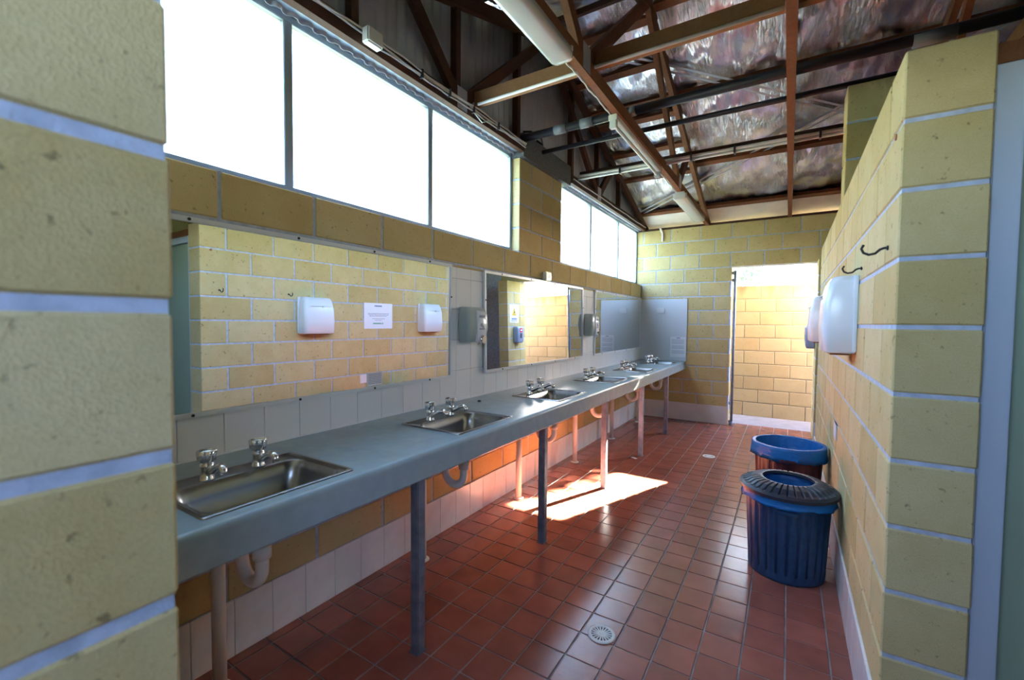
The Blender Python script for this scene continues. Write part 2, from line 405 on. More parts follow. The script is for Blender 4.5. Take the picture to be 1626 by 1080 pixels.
# rectangle minus holes
def cut(rect, holes):
    out = [rect]
    for (a0, a1, b0, b1) in holes:
        nx = []
        for (u0, u1, v0, v1) in out:
            if a1 <= u0 or a0 >= u1 or b1 <= v0 or b0 >= v1: nx.append((u0, u1, v0, v1)); continue
            if a0 > u0: nx.append((u0, a0, v0, v1))
            if a1 < u1: nx.append((a1, u1, v0, v1))
            mu0, mu1 = max(u0, a0), min(u1, a1)
            if b0 > v0: nx.append((mu0, mu1, v0, b0))
            if b1 < v1: nx.append((mu0, mu1, b1, v1))
        out = nx
    return [r for r in out if r[1] - r[0] > .012 and r[3] - r[2] > .012]
def wall(name, axis, f0, f1, u0, u1, z0, z1, holes=(), L=.41, phase=0.0, course=.2, mat='block', mortar='mortar', noblock=(), parent=None, gap=.013, flip=0, part=None, zlines=None):
    """axis 'x': plane of constant x (u = y); axis 'y': plane of constant y (u = x).
    the wall mesh is the mortar core; every block is a child."""
    rec = .0045
    def P(u, f, z): return (f, u, z) if axis == 'x' else (u, f, z)
    mb = MB()
    for (a, b, c, d) in cut((u0 + rec, u1 - rec, z0, z1 - .002), [(h[0] - rec, h[1] + rec, h[2] - rec, h[3] + rec) for h in holes]):
        mb.box(P(a, f0 + rec, c), P(b, f1 - rec, d))
    if parent is None:
        w = mb.build(name, mortar, kind='structure')
    else: w = mb.build(name, mortar, parent)
    zl = zlines or [z0 + course * i for i in range(int(math.ceil((z1 - z0) / course - 1e-6)) + 1)]
    for i in range(len(zl) - 1):
        za, zb = zl[i], min(zl[i + 1], z1)
        off = phase + (L / 2 if (i + flip) % 2 else 0)
        k0 = math.floor((u0 - off) / L) - 1
        u = off + k0 * L
        while u < u1:
            a, b = max(u, u0), min(u + L, u1)
            u += L
            if b - a < .03: continue
            ga = 0 if a == u0 else gap / 2; gb = 0 if b == u1 else gap / 2
            zt = 0 if zb >= z1 - 1e-6 else gap / 2
            zo = 0 if za <= z0 + 1e-6 else gap / 2
            for (p, q, r, s) in cut((a + ga, b - gb, za + zo, zb - zt), list(holes) + list(noblock)):
                pr = random.uniform(-.0012, .0012)
                fm = (f0 + f1) / 2 + pr; t = f1 - f0
                sx, sy, sz = (t, q - p, s - r) if axis == 'x' else (q - p, t, s - r)
                link('concrete_block', bevbox(sx, sy, sz, mat, .0045), w, P((p + q) / 2, fm, (r + s) / 2))
    return w

XW = 2.20          # right wall face
YB = 6.80          # back wall face
T = .19

# ------------------------------------------------------------------ floor
fl = MB().box((-.1, .07, -.12), (5.2, 6.98, -.004)).build('floor', 'grout', kind='structure')
TS = .158
gx0, gy0 = 1.328 - TS * 9, 1.985 - TS * 13
cells = []
nxt = int(5.2 / TS) + 2
for i in range(0, 34):
    for j in range(0, 46):
        xa, xb = gx0 + i * TS, gx0 + (i + 1) * TS; ya, yb = gy0 + j * TS, gy0 + (j + 1) * TS
        xa, xb = max(xa, 0.0), min(xb, 5.19); ya, yb = max(ya, .07), min(yb, 6.98)
        if xb - xa < .02 or yb - ya < .02: continue
        cells.append((xa, xb, ya, yb))
def seen(c):
    x, y = (c[0] + c[1]) / 2, (c[2] + c[3]) / 2
    v = Vector((x, y, 0)) - Vector((1.9344, 0, 1.4026)); d = v.dot(cf)
    if d < .2: return 1e6
    px, py = 701 * v.dot(cr) / d, -701 * v.dot(cu) / d
    if abs(px) > 850 or py > 590 or x > 2.2: return 1e5 + d
    if px < -530 : return 1e5 + d
    return d
cells.sort(key=seen)
g = .0035
for c in cells[:300]:
    dz = random.uniform(-.0006, .0006)
    link('floor_tile', bevbox(c[1] - c[0] - 2 * g, c[3] - c[2] - 2 * g, .012, 'tile_red', .0016), fl, ((c[0] + c[1]) / 2, (c[2] + c[3]) / 2, -.006 + dz))
mb = MB()
for c in cells[300:]:
    mb.box((c[0] + g, c[2] + g, -.010), (c[1] - g, c[3] - g, random.uniform(-.0006, .0006)))
mb.build('floor_tiling', 'tile_red', fl, kind='stuff')

# ------------------------------------------------------------------ walls
DX0, DX1 = 1.245, 2.215
WZ0, WZ1 = 2.0, 2.80
wl = wall('wall_left', 'x', -T, 0.0, .26, YB, 0, WZ1, holes=[(.2, 3.19, WZ0, WZ1 + 1), (3.99, YB + .1, WZ0, WZ1 + 1)],
          noblock=[(.26, YB, .87, 1.775), (.26, YB, 0, .235)], L=.415, phase=.888, flip=1)
wb = wall('wall_back', 'y', YB, YB + T, -T, 5.2, 0, 2.80, holes=[(DX0, DX1, -1, 2.2)], L=.402, phase=.4265, flip=1,
          noblock=[(2.6, 5.2, -1, 3)])
wr = wall('wall_right', 'x', XW, XW + T, 1.715, 5.61, 0, 2.2, L=.41, phase=1.715, flip=1)
wnib = wall('wall_nib', 'x', XW + .015, XW + T + .015, 6.40, YB - .002, 0, 2.2, L=.41, phase=6.4)
wc = wall('wall_cross', 'y', 3.45, 3.64, XW, 5.0, 2.203, 2.88, L=.41, phase=XW, zlines=[2.203, 2.43, 2.655, 2.88], flip=0)
MB().box((XW + T + .002, 3.46, 0), (5.0, 3.63, 2.203)).build('wall_cross_base', 'block', kind='structure')
wn_ = wall('wall_near', 'y', .07, .26, -T, 1.24, -.03, 2.83, L=.41, phase=1.24 - .2, gap=.019, zlines=[-.03 + .0] + [.02 + .2 * i for i in range(1, 15)] + [2.84])
MB().box((2.25, .07, 0), (5.2, .26, 2.83)).box((1.245, .07, 2.25), (2.25, .26, 2.83)).build('wall_entry', 'dull', kind='structure')
MB().box((5.2, .07, 0), (5.39, YB + T, 2.83)).box((5.22, .5, 2.83), (5.30, 6.7, 3.0)).build('wall_far_side', 'block', kind='structure')
MB().box((3.5, .26, 0), (3.6, 1.74, 2.15)).build('wall_vestibule', 'dull', kind='structure')
# lintel block over pier
MB().box((-.17, 3.172, 2.775), (.045, 4.098, 2.965)).build('trim_1', 'concrete', kind='structure')

for a, b in ((.26, 3.17), (4.10, YB)):
    MB().box((-.19, a, 2.822), (.012, b, 2.862)).build('trim_6', 'alu_dark', kind='structure')
# skirting: left and right tiled, back painted
def tile_strip(name, axis, f, u0, u1, z0, z1, mat, depth, w=.1605, phase=0.0, label=None):
    def P(u, ff, z): return (ff, u, z) if axis == 'x' else (u, ff, z)
    s = 1 if depth > 0 else -1
    base = MB().box(P(u0, f, z0), P(u1, f + depth * .75, z1 - .002)).build(name, 'tile_grout', kind='structure')
    u = phase + math.floor((u0 - phase) / w) * w
    while u < u1:
        a, b = max(u, u0) + .0012, min(u + w, u1) - .0012; u += w
        if b - a < .01: continue
        c = P((a + b) / 2, f + depth / 2, (z0 + z1) / 2); dd = abs(depth)
        sx = (dd, b - a, z1 - z0) if axis == 'x' else (b - a, dd, z1 - z0)
        link('skirting_tile', bevbox(*sx, mat, .0015), base, c)
    return base
tile_strip('baseboard_left', 'x', 0.0, .26, YB, 0, .237, 'tile_skirt', .012, phase=.752)
tile_strip('baseboard_right', 'x', XW, 1.719, 5.606, 0, .237, 'tile_skirt', -.010, phase=.0)
MB().box((.012, YB - .012, 0), (DX0, YB, .255)).build('baseboard_back', 'skirt_paint', bevel=.004, kind='structure')
MB().box((XW + .02, 6.39, 0), (XW + T + .01, 6.40, .237)).build('baseboard_nib', 'tile_skirt', kind='structure')

# splashback tiling on the left wall
sp = MB().box((-.012, .26, .85), (.006, YB, 1.775)).build('trim_2', 'tile_grout', kind='structure')
MIR = [(.55, 2.286), (2.656, 4.492), (4.852, 6.735)]
rows = [.864, 1.072, 1.281, 1.490, 1.699, 1.775]
for ri in range(5):
    u = .884 - .163 * 4
    while u < YB:
        a, b = max(u, .27) + .001, min(u + .163, YB - .001) - .001; u += .163
        if b - a < .02: continue
        if ri > 0 and any(m0 + .02 < a and b < m1 - .02 for m0, m1 in MIR): continue
        link('wall_tile', bevbox(.012, b - a, rows[ri + 1] - rows[ri] - .002, 'tile_white', .0012), sp, (.006, (a + b) / 2, (rows[ri] + rows[ri + 1]) / 2))

# ------------------------------------------------------------------ windows in the left wall
def window(name, y0, y1, muls):
    w = empty(name, (-.1, (y0 + y1) / 2, WZ0), kind='structure')
    xf0, xf1 = -.125, -.075
    z0, z1 = WZ0 + .002, WZ1 + .02
    fw = .032
    MB().box((xf0, y0, z0), (xf1, y1, z0 + fw)).build('bottom_rail', 'alu_dark', w, bevel=.003)
    MB().box((xf0, y0, z1 - fw), (xf1, y1, z1)).build('top_rail', 'alu_dark', w, bevel=.003)
    MB().box((xf0, y0, z0 + fw), (xf1, y0 + fw, z1 - fw)).build('side_rail', 'alu_dark', w, bevel=.003)
    MB().box((xf0, y1 - fw, z0 + fw), (xf1, y1, z1 - fw)).build('side_rail', 'alu_dark', w, bevel=.003)
    es = [y0 + fw]
    for m in muls:
        MB().box((xf0, m - .022, z0 + fw), (xf1, m + .022, z1 - fw)).build('mullion', 'alu_dark', w, bevel=.003)
        es += [m - .019, m + .019]
    es.append(y1 - fw)
    for i in range(0, len(es), 2):
        MB().box((-.104, es[i], z0 + fw), (-.098, es[i + 1], z1 - fw)).build('pane', 'pane', w)
    return w
window('window_1', .262, 3.188, [1.225, 2.19])
window('window_2', 3.992, YB - .001, [4.94, 5.93])

# ------------------------------------------------------------------ roof: foil, battens, trusses
YR = 3.60
def zr(y): return 2.80 + .335 * (6.86 - YR - abs(y - YR))          # underside of the rafters
FO = .150                                                             # foil above rafter underside
def foil_sheet(name, sgn):
    mb = MB(); nx, ny = 150, 60
    x0, x1 = -.25, 5.5
    vs = []
    for i in range(nx + 1):
        x = x0 + (x1 - x0) * i / nx
        for j in range(ny + 1):
            d = (3.75) * j / ny
            y = YR + sgn * d
            bay = (d - .1) / .95
            sag = -.030 * math.sin(math.pi * (bay % 1)) ** 2
            wr_ = .010 * math.sin(x * 13 + 2.1 * math.sin(d * 5)) * math.sin(d * 9 + x * 3) + .006 * math.sin(x * 37 + d * 11 + 3 * math.sin(x * 5))
            vs.append((x, y, zr(y) + FO + .018 + sag + wr_))
    fs = [(i * (ny + 1) + j, (i + 1) * (ny + 1) + j, (i + 1) * (ny + 1) + j + 1, i * (ny + 1) + j + 1) for i in range(nx) for j in range(ny)]
    return mb.add(vs, fs, True)
ceil = foil_sheet('ceiling', 1).build('ceiling', 'foil', kind='structure')
foil_sheet('foil_sheet', -1).build('foil_sheet', 'foil', ceil)
for sgn in (1, -1):
    mb = MB()
    ya, yb = YR, YR + sgn * 3.85
    za, zb = zr(ya) + FO + .07, zr(yb) + FO + .07
    mb.add([(-.35, ya, za), (5.6, ya, za), (5.6, yb, zb), (-.35, yb, zb), (-.35, ya, za + .03), (5.6, ya, za + .03), (5.6, yb, zb + .03), (-.35, yb, zb + .03)],
           [(0, 1, 2, 3), (4, 7, 6, 5), (0, 4, 5, 1), (1, 5, 6, 2), (2, 6, 7, 3), (3, 7, 4, 0)])
    mb.build('roof_sheet', 'iron', ceil)
SL = math.atan(.335)
def batten(y, x0, x1, mat='wood', w=.07, h=.04):
    s = 1 if y > YR else -1
    n = Vector((0, s * math.sin(SL), math.cos(SL)))
    z = zr(y) + .098 + h / 2
    MB().bar((x0, y, z), (x1, y, z), w, h, up=n).build('roof_batten', mat, ceil)
TX = [.035, .915, 1.905, 2.87, 3.82, 4.77]
for y in (6.58, 5.78, 5.30, 4.83, 4.62, 4.22, 3.80):
    batten(y, -.2, TX[1] + .02)
for y in (6.58, 5.68, 4.64, 3.72):
    batten(y, TX[1] + .02, 5.4)
for y in (.62, 1.52, 2.56, 3.46):
    batten(y, -.2, 5.4, 'wood_dark')
# diagonal steel strap bracing under the foil
def strap(a, b):
    p = Vector((a[0], a[1], zr(a[1]) + .112)); q = Vector((b[0], b[1], zr(b[1]) + .112))
    MB().bar(p, q, .03, .003).build('bracing_strap', 'iron', ceil)
for dy in (0, .075):
    strap((.10, 3.70 + dy), (3.9, 6.32 + dy)); strap((-.05, 6.56 + dy), (4.3, 4.05 + dy))

MB().add([(-.3, 6.62, zr(6.62) + .10), (5.5, 6.62, zr(6.62) + .10), (5.5, 7.30, zr(7.30) + .10), (-.3, 7.30, zr(7.30) + .10), (-.3, 6.62, zr(6.62) + .112), (5.5, 6.62, zr(6.62) + .112), (5.5, 7.30, zr(7.30) + .112), (-.3, 7.30, zr(7.30) + .112)],
         [(0, 1, 2, 3), (4, 7, 6, 5), (0, 4, 5, 1), (1, 5, 6, 2), (2, 6, 7, 3), (3, 7, 4, 0)]).build('eave_lining', 'eave', ceil)
MB().box((-.35, 7.30, 2.73), (5.6, 7.33, 2.86)).build('eave_light_board', 'wood', ceil)  # unseen board added to limit sky light at the far eave
MB().box((-T, .10, 2.83), (5.39, .18, 3.0)).build('trim_light_stop', 'wood_dark', kind='structure')  # unseen board added to shut daylight out of the near eave
# eave timber plates on the walls
MB().box((-T, YB + .01, 2.80), (5.2, YB + .10, 2.832)).build('trim_3', 'wood_dark', kind='structure')

def truss(x, label, gable=False, mat='wood'):
    t = empty('roof_truss', (x, YR, 2.80), label=label, cat='roof truss', group='timber roof trusses')
    w = .045
    for a, b in (((.28, 3.165), (4.105, 6.93)) if gable else ((.28, 6.93),)):
        MB().bar((x, a, 2.845), (x, b, 2.845), w, .085).build('bottom_chord', mat, t)
    for s in (1, -1):
        a = Vector((x, YR, zr(YR) + .048)); ye = YR + s * 3.55
        b = Vector((x, ye, zr(ye) + .048))
        MB().bar(a, b, w, .09, up=(0, s * math.sin(SL), math.cos(SL))).build('rafter', mat, t)
        MB().bar((x, YR + s * 1.24, 2.86), (x, YR + s * .04, zr(YR) + .02), w * .9, .075).build('web', mat, t)
        MB().bar((x, YR + s * 1.26, 2.86), (x, YR + s * 1.75, zr(YR + s * 1.75) + .03), w * .9, .075).build('web', mat, t)
        for dy, z in ((1.25, 2.86),):
            MB().box((x - w / 2 - .002, YR + s * dy - .05, z - .05), (x + w / 2 + .002, YR + s * dy + .05, z + .09)).build('nail_plate', 'iron', t)
    if gable:
        for y in (.95, 1.51, 2.33, 3.10, 4.15, 4.86, 5.62):
            MB().bar((x - .02, y, 2.85), (x - .02, y, zr(y) + .04), .05, .045).build('stud', 'wood_dark', t)
    return t
truss(TX[0], 'dark timber gable truss with studs against the corrugated iron above the windows', True, 'wood_dark')
truss(TX[1], 'timber roof truss carrying the three fluorescent lights on its bottom chord')
truss(TX[2], 'timber roof truss crossing the foil between the lights and the tall pier')
truss(TX[3], 'timber roof truss above the green door beside the block pier end')
truss(TX[4], 'timber roof truss over the cubicles beyond the green door')
# corrugated gable cladding, sheet by sheet
gab = empty('wall_gable', (-.03, YR, 2.83), kind='structure')
y = .2; 
while y < 6.95:
    y1 = min(y + .762, 6.98); n = 40
    vs = []
    for k in range(n + 1):
        yy = y + (y1 - y) * k / n
        xx = -.045 + .013 * math.sin(2 * math.pi * yy / .0762)
        zt = zr(yy) + FO - .015
        for dx in (0, -.004):
            vs += [(xx + dx, yy, 2.80), (xx + dx, yy, max(zt, 2.83))]
    fs = []
    for k in range(n):
        a = k * 4; b = a + 4
        fs += [(a, b, b + 1, a + 1), (a + 2, a + 3, b + 3, b + 2), (a + 1, b + 1, b + 3, a + 3), (a, a + 2, b + 2, b)]
    mb = MB(); mb.add(vs, fs, True); mb.build('corrugated_sheet', 'iron', gab)
    y = y1 - .02 if y1 < 6.9 else 9
gy = [.26, YR, 6.94]
MB().loft([[Vector((x, .2, 2.83)), Vector((x, 6.98, 2.83)), Vector((x, 6.98, zr(6.98) + FO)), Vector((x, YR, zr(YR) + FO)), Vector((x, .2, zr(.2) + FO))] for x in (5.24, 5.28)], smooth=False).build('wall_gable_far', 'iron', kind='structure')

# timber binders across the trusses
tb = MB().bar((.06, 2.50, 2.935), (5.1, 2.50, 2.935), .045, .09).build('ceiling_binder', 'wood_light', at=(2.5, 2.5, 2.89),
     label='long orange timber binder lying across the truss chords above the first light', cat='timber beam')
MB().tube([(.1, 2.468, 2.886), (1.88, 2.468, 2.886)], .010, 8).build('cable_cover', 'pvc', tb)
tb2 = MB().bar((.06, 4.30, 2.925), (5.1, 4.30, 2.925), .045, .07).build('ceiling_binder', 'wood_dark', at=(2.5, 4.3, 2.89),
     label='dark timber binder across the trusses behind the white conduit', cat='timber beam')

# ------------------------------------------------------------------ services overhead
p1 = empty('black_drain_pipe', (2.4, 3.17, 2.905), label='thick black plastic pipe with grey joints running across the roof space', cat='pipe')
MB().tube([(.02, 3.17, 2.915), (5.0, 3.17, 2.935)], .031, 14).build('pipe', 'pipe_black', p1)
for a, b in ((.33, .43), (.55, .65), (.93, .97), (2.45, 2.62)):
    MB().tube([(a, 3.17, 2.916), (b, 3.17, 2.917)], .036, 14).build('pipe_joint', 'pipe_grey', p1)
MB().tube([(.015, 3.5, 2.91), (2.6, 3.52, 2.915), (4.9, 3.52, 2.92)], .019, 12).build('black_water_pipe', 'pipe_black', at=(2.4, 3.5, 2.9),
     label='thin black pipe resting on top of the tall block pier', cat='pipe')
cd = empty('conduit_run', (2.4, 4.25, 2.87), label='white plastic conduit pair strapped along the dark timber binder', cat='conduit')
MB().tube([(.06, 4.245, 2.905), (5.0, 4.245, 2.905)], .014, 10).build('conduit', 'pvc', cd)
MB().tube([(.06, 4.25, 2.878), (5.0, 4.25, 2.878)], .011, 10).build('conduit', 'pvc', cd)
for x in (.5, 1.15, 1.5, 2.1, 2.6):
    MB().box((x - .008, 4.225, 2.862), (x + .008, 4.28, 2.925)).build('saddle_clip', 'dark_plastic', cd)
# electrical cables along the window head
def wavy(y0, y1, x, z, amp, seed, n=40):
    rr = random.Random(seed); ph = rr.random() * 6
    return [(x + amp * .4 * math.sin(k * .7 + ph), y0 + (y1 - y0) * k / n, z + amp * math.sin(k * .45 + ph) + amp * .5 * math.sin(k * 1.3 + ph * 2)) for k in range(n + 1)]
cb = empty('cable_run', (.06, 2, 2.84), label='white electrical cables clipped along the beam over the window row', cat='cable')
for i, (z, a) in enumerate(((2.838, .004), (2.852, .005), (2.866, .006))):
    MB().tube(wavy(.3 if i else 1.6, 3.16, .068 + .004 * i, z, a, i), .0055, 6).build('cable', 'pvc', cb)
MB().tube(wavy(4.12, 6.75, .066, 2.846, .003, 11), .006, 6).build('cable', 'pvc', cb)
MB().tube([(.07, 2.42, 2.85), (.075, 2.55, 2.80), (.07, 2.62, 2.84), (.07, 2.75, 2.86)], .005, 6).build('cable', 'pvc', cb)
for y in (1.95, 2.2, 2.45, 2.75):
    MB().box((.058, y - .006, 2.825), (.085, y + .006, 2.875)).build('cable_clip', 'dark_plastic', cb)
jb = MB().box((.079, 1.515, 2.795), (.13, 1.615, 2.875)).build('junction_box', 'pvc', bevel=.008, at=(.06, 1.565, 2.80), label='square cream junction box on the beam above the long window', cat='junction box')
MB().tube([(.02, 3.20, 2.985), (.07, 3.24, 2.99), (.12, 3.33, 2.96), (.10, 3.40, 2.93), (.05, 3.38, 2.97)], .008, 6).build('loose_cable', 'black', at=(.05, 3.3, 2.95), label='short black cable loop hanging above the concrete pier cap', cat='cable')
# small conduit stub on the back wall top
MB().tube([(.27, YB - .02, 2.83), (.29, YB - .022, 2.78), (.31, YB - .018, 2.75), (.31, YB - .018, 2.63)], .014, 8).build('conduit_stub', 'pvc', at=(.3, YB - .02, 2.63), label='short white conduit stub at the top of the back wall', cat='conduit')

# fluorescent lights on truss B
def light_wrap(y0, y1, z1, w, h, label, name='fluorescent_light', off=0.0, mat='diffuser'):
    x = TX[1] + off
    t = empty(name, (x, (y0 + y1) / 2, z1), label=label, cat='ceiling light', group='fluorescent lights under the truss')
    MB().box((x - w * .36, y0 + .01, z1 - h * .45), (x + w * .36, y1 - .01, z1)).build('body', 'lamp_body', t, bevel=.004)
    prof = []
    for k in range(13):
        a = math.pi * k / 12
        cx, cz = math.cos(a), -math.sin(a)
        e = .38
        prof.append((math.copysign(abs(cx) ** e, cx) * w / 2, math.copysign(abs(cz) ** e, cz) * h * .62 - h * .36))
    def ring(y, s): return [Vector((x + a * s, y, z1 + b * (1 if s == 1 else .96))) for a, b in prof]
    MB().loft([ring(y0, .86), ring(y0 + .025, 1), ring(y1 - .025, 1), ring(y1, .86)], smooth=True).build('diffuser', mat, t)
    for yy in (y0 + .03, y1 - .03):
        MB().box((x - w * .51, yy - .008, z1 - h * .5), (x + w * .51, yy + .008, z1 - h * .2)).build('end_clip', 'lamp_body', t)
    return t
light_wrap(.85, 2.10, 2.803, .125, .075, 'nearest fluorescent light with clear prismatic cover, above the long window')
light_wrap(4.93, 6.17, 2.803, .135, .085, 'fluorescent light with a rounded opal cover near the back wall')
t = empty('fluorescent_light', (TX[1], 3.5, 2.80), label='slim bare-tube fluorescent light halfway along the truss', cat='ceiling light', group='fluorescent lights under the truss')
xx = TX[1] - .02
MB().box((xx - .03, 2.90, 2.765), (xx + .03, 4.11, 2.803)).build('body', 'lamp_body', t, bevel=.004)
MB().tube([(xx, 2.95, 2.742), (xx, 4.06, 2.742)], .013, 12).build('tube', 'tube', t)
for yy in (2.925, 4.085):
    MB().box((xx - .024, yy - .02, 2.715), (xx + .024, yy + .02, 2.768)).build('end_holder', 'lamp_body', t, bevel=.004)
MB().tube(wavy(2.1, 2.9, TX[1] - .035, 2.806, .004, 3), .006, 6).build('light_cable', 'pvc', at=(TX[1], 2.5, 2.8), label='white cable along the truss chord from the nearest light to the bare tube', cat='cable')
MB().tube(wavy(4.1, 4.95, TX[1] - .035, 2.806, .004, 4), .006, 6).build('light_cable', 'pvc', at=(TX[1], 4.5, 2.8), label='white cable along the truss chord between the bare tube and rounded light', cat='cable')

# ------------------------------------------------------------------ counter, sinks, taps, legs, waste pipes
CZ = .862; CB = .748; CX = .672
SY = [.548 + 1.095 * i for i in range(6)]; SW = .495; SX0, SX1 = .215, .615
ct = empty('vanity_counter', (.33, 3.5, CB), label='long slate blue laminate vanity counter with rounded front edge along the wall', cat='counter')
mb = MB()
# top: grid of quads leaving the sink cutouts open
ys = [.265]
for s in SY: ys += [s + .012, s + SW - .012]
ys.append(YB - .004)
for i in range(len(ys) - 1):
    a, b = ys[i], ys[i + 1]
    if i % 2 == 0: mb.box((.013, a, CZ - .03), (CX - .02, b, CZ))
    else:
        mb.box((.013, a, CZ - .03), (SX0 + .012, b, CZ)); mb.box((SX1 - .012, a, CZ - .03), (CX - .02, b, CZ))
mb.build('top', 'counter', ct)
# rounded front apron
prof = [(CX - .02, CZ)]
for k in range(0, 9):
    a = R(90 - 90 * k / 8); prof.append((CX - .02 + .02 * math.cos(a), CZ - .02 + .02 * math.sin(a)))
prof += [(CX, CB + .004), (CX - .004, CB), (CX - .026, CB), (CX - .026, CZ - .03), (CX - .02, CZ - .03)]
mb = MB(); mb.loft([[Vector((x, y, z)) for x, z in prof] for y in (.265, YB - .004)]); 
fa = mb.build('front_apron', 'counter', ct)
for p_ in fa.data.polygons: p_.use_smooth = False
MB().box((.012, .265, CZ - .001), (.018, YB - .018, CZ + .005)).build('sealant_bead', 'white_plastic', ct)

def make_sink(y0, label):
    cx, cyy = (SX0 + SX1) / 2, y0 + SW / 2
    t = empty('basin', (cx, cyy, CZ), label=label, cat='sink', group='steel basins set in the counter')
    z = CZ
    # rim and bowl as one pressed sheet
    rings = []
    W, H = SX1 - SX0, SW
    bw, bh = .285, .435; bcx = SX1 - .026 - bw / 2
    rings.append(rrect(cx, cyy, W, H, .012, z + .0005))
    rings.append(rrect(cx, cyy, W - .006, H - .006, .012, z + .005))
    rings.append(rrect(cx, cyy, W - .030, H - .030, .014, z + .0045))
    rings.append(rrect(cx, cyy, W - .040, H - .040, .016, z + .001))
    rings.append(rrect(bcx + 0, cyy, bw + .012, bh + .012, .060, z + .001))
    rings.append(rrect(bcx, cyy, bw, bh, .056, z - .004))
    rings.append(rrect(bcx, cyy, bw - .018, bh - .022, .054, z - .05))
    rings.append(rrect(bcx, cyy, bw - .045, bh - .06, .055, z - .115))
    rings.append(rrect(bcx, cyy, bw - .09, bh - .13, .06, z - .135))
    rings.append(rrect(bcx, cyy, .05, .05, .024, z - .142))
    mb = MB(); mb.loft(rings, cap=False); 
    mb.f.append(list(range(len(mb.v) - len(rings[0]), len(mb.v)))); mb.sm.append(False)
    mb.build('bowl', 'steel', t)
    MB().lathe([(.0, z - .1395), (.022, z - .1395), (.026, z - .1410)], (bcx, cyy, 0), 16).build('waste', 'chrome', t)
    MB().tube([(bcx, cyy, z - .14), (bcx, cyy, z - .175)], .020, 12).build('tailpiece', 'pvc', t)
    return t
def make_tap(x, y, label):
    t = empty('pillar_tap', (x, y, CZ + .001), label=label, cat='tap', group='chrome pillar taps')
    z = CZ + .001
    MB().lathe([(0, z), (.024, z), (.025, z + .006), (.021, z + .012), (.019, z + .04), (.021, z + .046), (.021, z + .054), (.016, z + .058), (.015, z + .064), (0, z + .064)], (x, y, 0), 16).build('body', 'chrome', t)
    sp_ = [(x + .010, y, z + .026), (x + .04, y, z + .040), (x + .075, y, z + .058), (x + .098, y, z + .062), (x + .112, y, z + .052), (x + .115, y, z + .036)]
    s_ = MB().tube(sp_, [.013, .0125, .0115, .011, .011, .0115], 12).build('spout', 'chrome', t)
    def mod(i, k, r, zz):
        return (r * (1.12 if (k // 2) % 2 == 0 else .86), zz) if 1 < i < 6 else (r, zz)
    MB().lathe([(0, z + .060), (.015, z + .060), (.024, z + .064), (.026, z + .076), (.028, z + .094), (.026, z + .101), (.014, z + .105), (0, z + .105)], (x, y, 0), 20, mod=mod).build('handle', 'chrome', t)
    return t
where = ['nearest the block jamb', 'below the wide mirror', 'under the middle mirror, nearer one', 'under the middle mirror, farther one', 'under the corner mirror', 'against the white end panel']
for i, s in enumerate(SY):
    make_sink(s, 'rectangular stainless steel basin ' + where[i])
    make_tap(.285, s + .155, 'chrome tap, nearer of two, on basin ' + where[i])
    make_tap(.285, s + .325, 'chrome tap, farther of two, on basin ' + where[i])

for i, y in enumerate((1.345, 2.465, 3.575, 4.68, 5.80)):
    x = .632
    n_ = ['first', 'second', 'third', 'fourth', 'fifth'][i]
    t = empty('leg', (0, 0, 0)); t.parent = ct; t.location = Vector((x, y, 0)) - Vector(ct.location)
    MB().box((x - .0225, y - .0225, .003), (x + .0225, y + .0225, CB - .001)).build('post', 'galv', t, bevel=.004)
    MB().box((x - .026, y - .026, 0), (x + .026, y + .026, .004)).build('foot_plate', 'galv', t)
    MB().box((x - .035, y - .026, CB - .006), (x + .03, y + .026, CB)).build('top_bracket', 'galv', t)
for i, s in enumerate(SY):
    y = s + SW / 2
    bcx = SX1 - .026 - .1425
    n_ = ['first', 'second', 'third', 'fourth', 'fifth', 'sixth'][i]
    t = empty('waste_pipe', (.14, y, 0), label=f'white plastic waste pipe and trap beneath the {n_} basin from the jamb', cat='pipe', group='white waste pipes under the counter')
    yt = y + .02
    pts = [(bcx, y, CZ - .176), (bcx, y, .60)]
    for k in range(0, 11):
        a = math.pi * k / 10
        pts.append((bcx - .065 + .065 * math.cos(a), y, .565 - .065 * math.sin(a)))
    pts += [(bcx - .13, y, .60)]
    for k in range(1, 7):
        a = R(90 * k / 6); pts.append((bcx - .13 - .03 * (1 - math.cos(a)), y, .60 + .03 * math.sin(a)))
    pts += [(.16, y, .63)]
    MB().tube(pts, .021, 12).build('trap', 'pvc', t)
    MB().tube([(bcx, y, .645), (bcx, y, .60)], .029, 12).build('trap_nut', 'pvc', t)
    MB().tube([(.14, y, 0.0), (.14, y, .66)], .024, 14).build('drop_pipe', 'pvc', t)
    MB().tube([(.14, y, .60), (.14, y, .675)], .031, 14).build('collar', 'pvc', t)
    MB().lathe([(.024, 0), (.042, 0), (.040, .006), (.024, .010)], (.14, y, 0), 16).build('floor_flange', 'pvc', t)

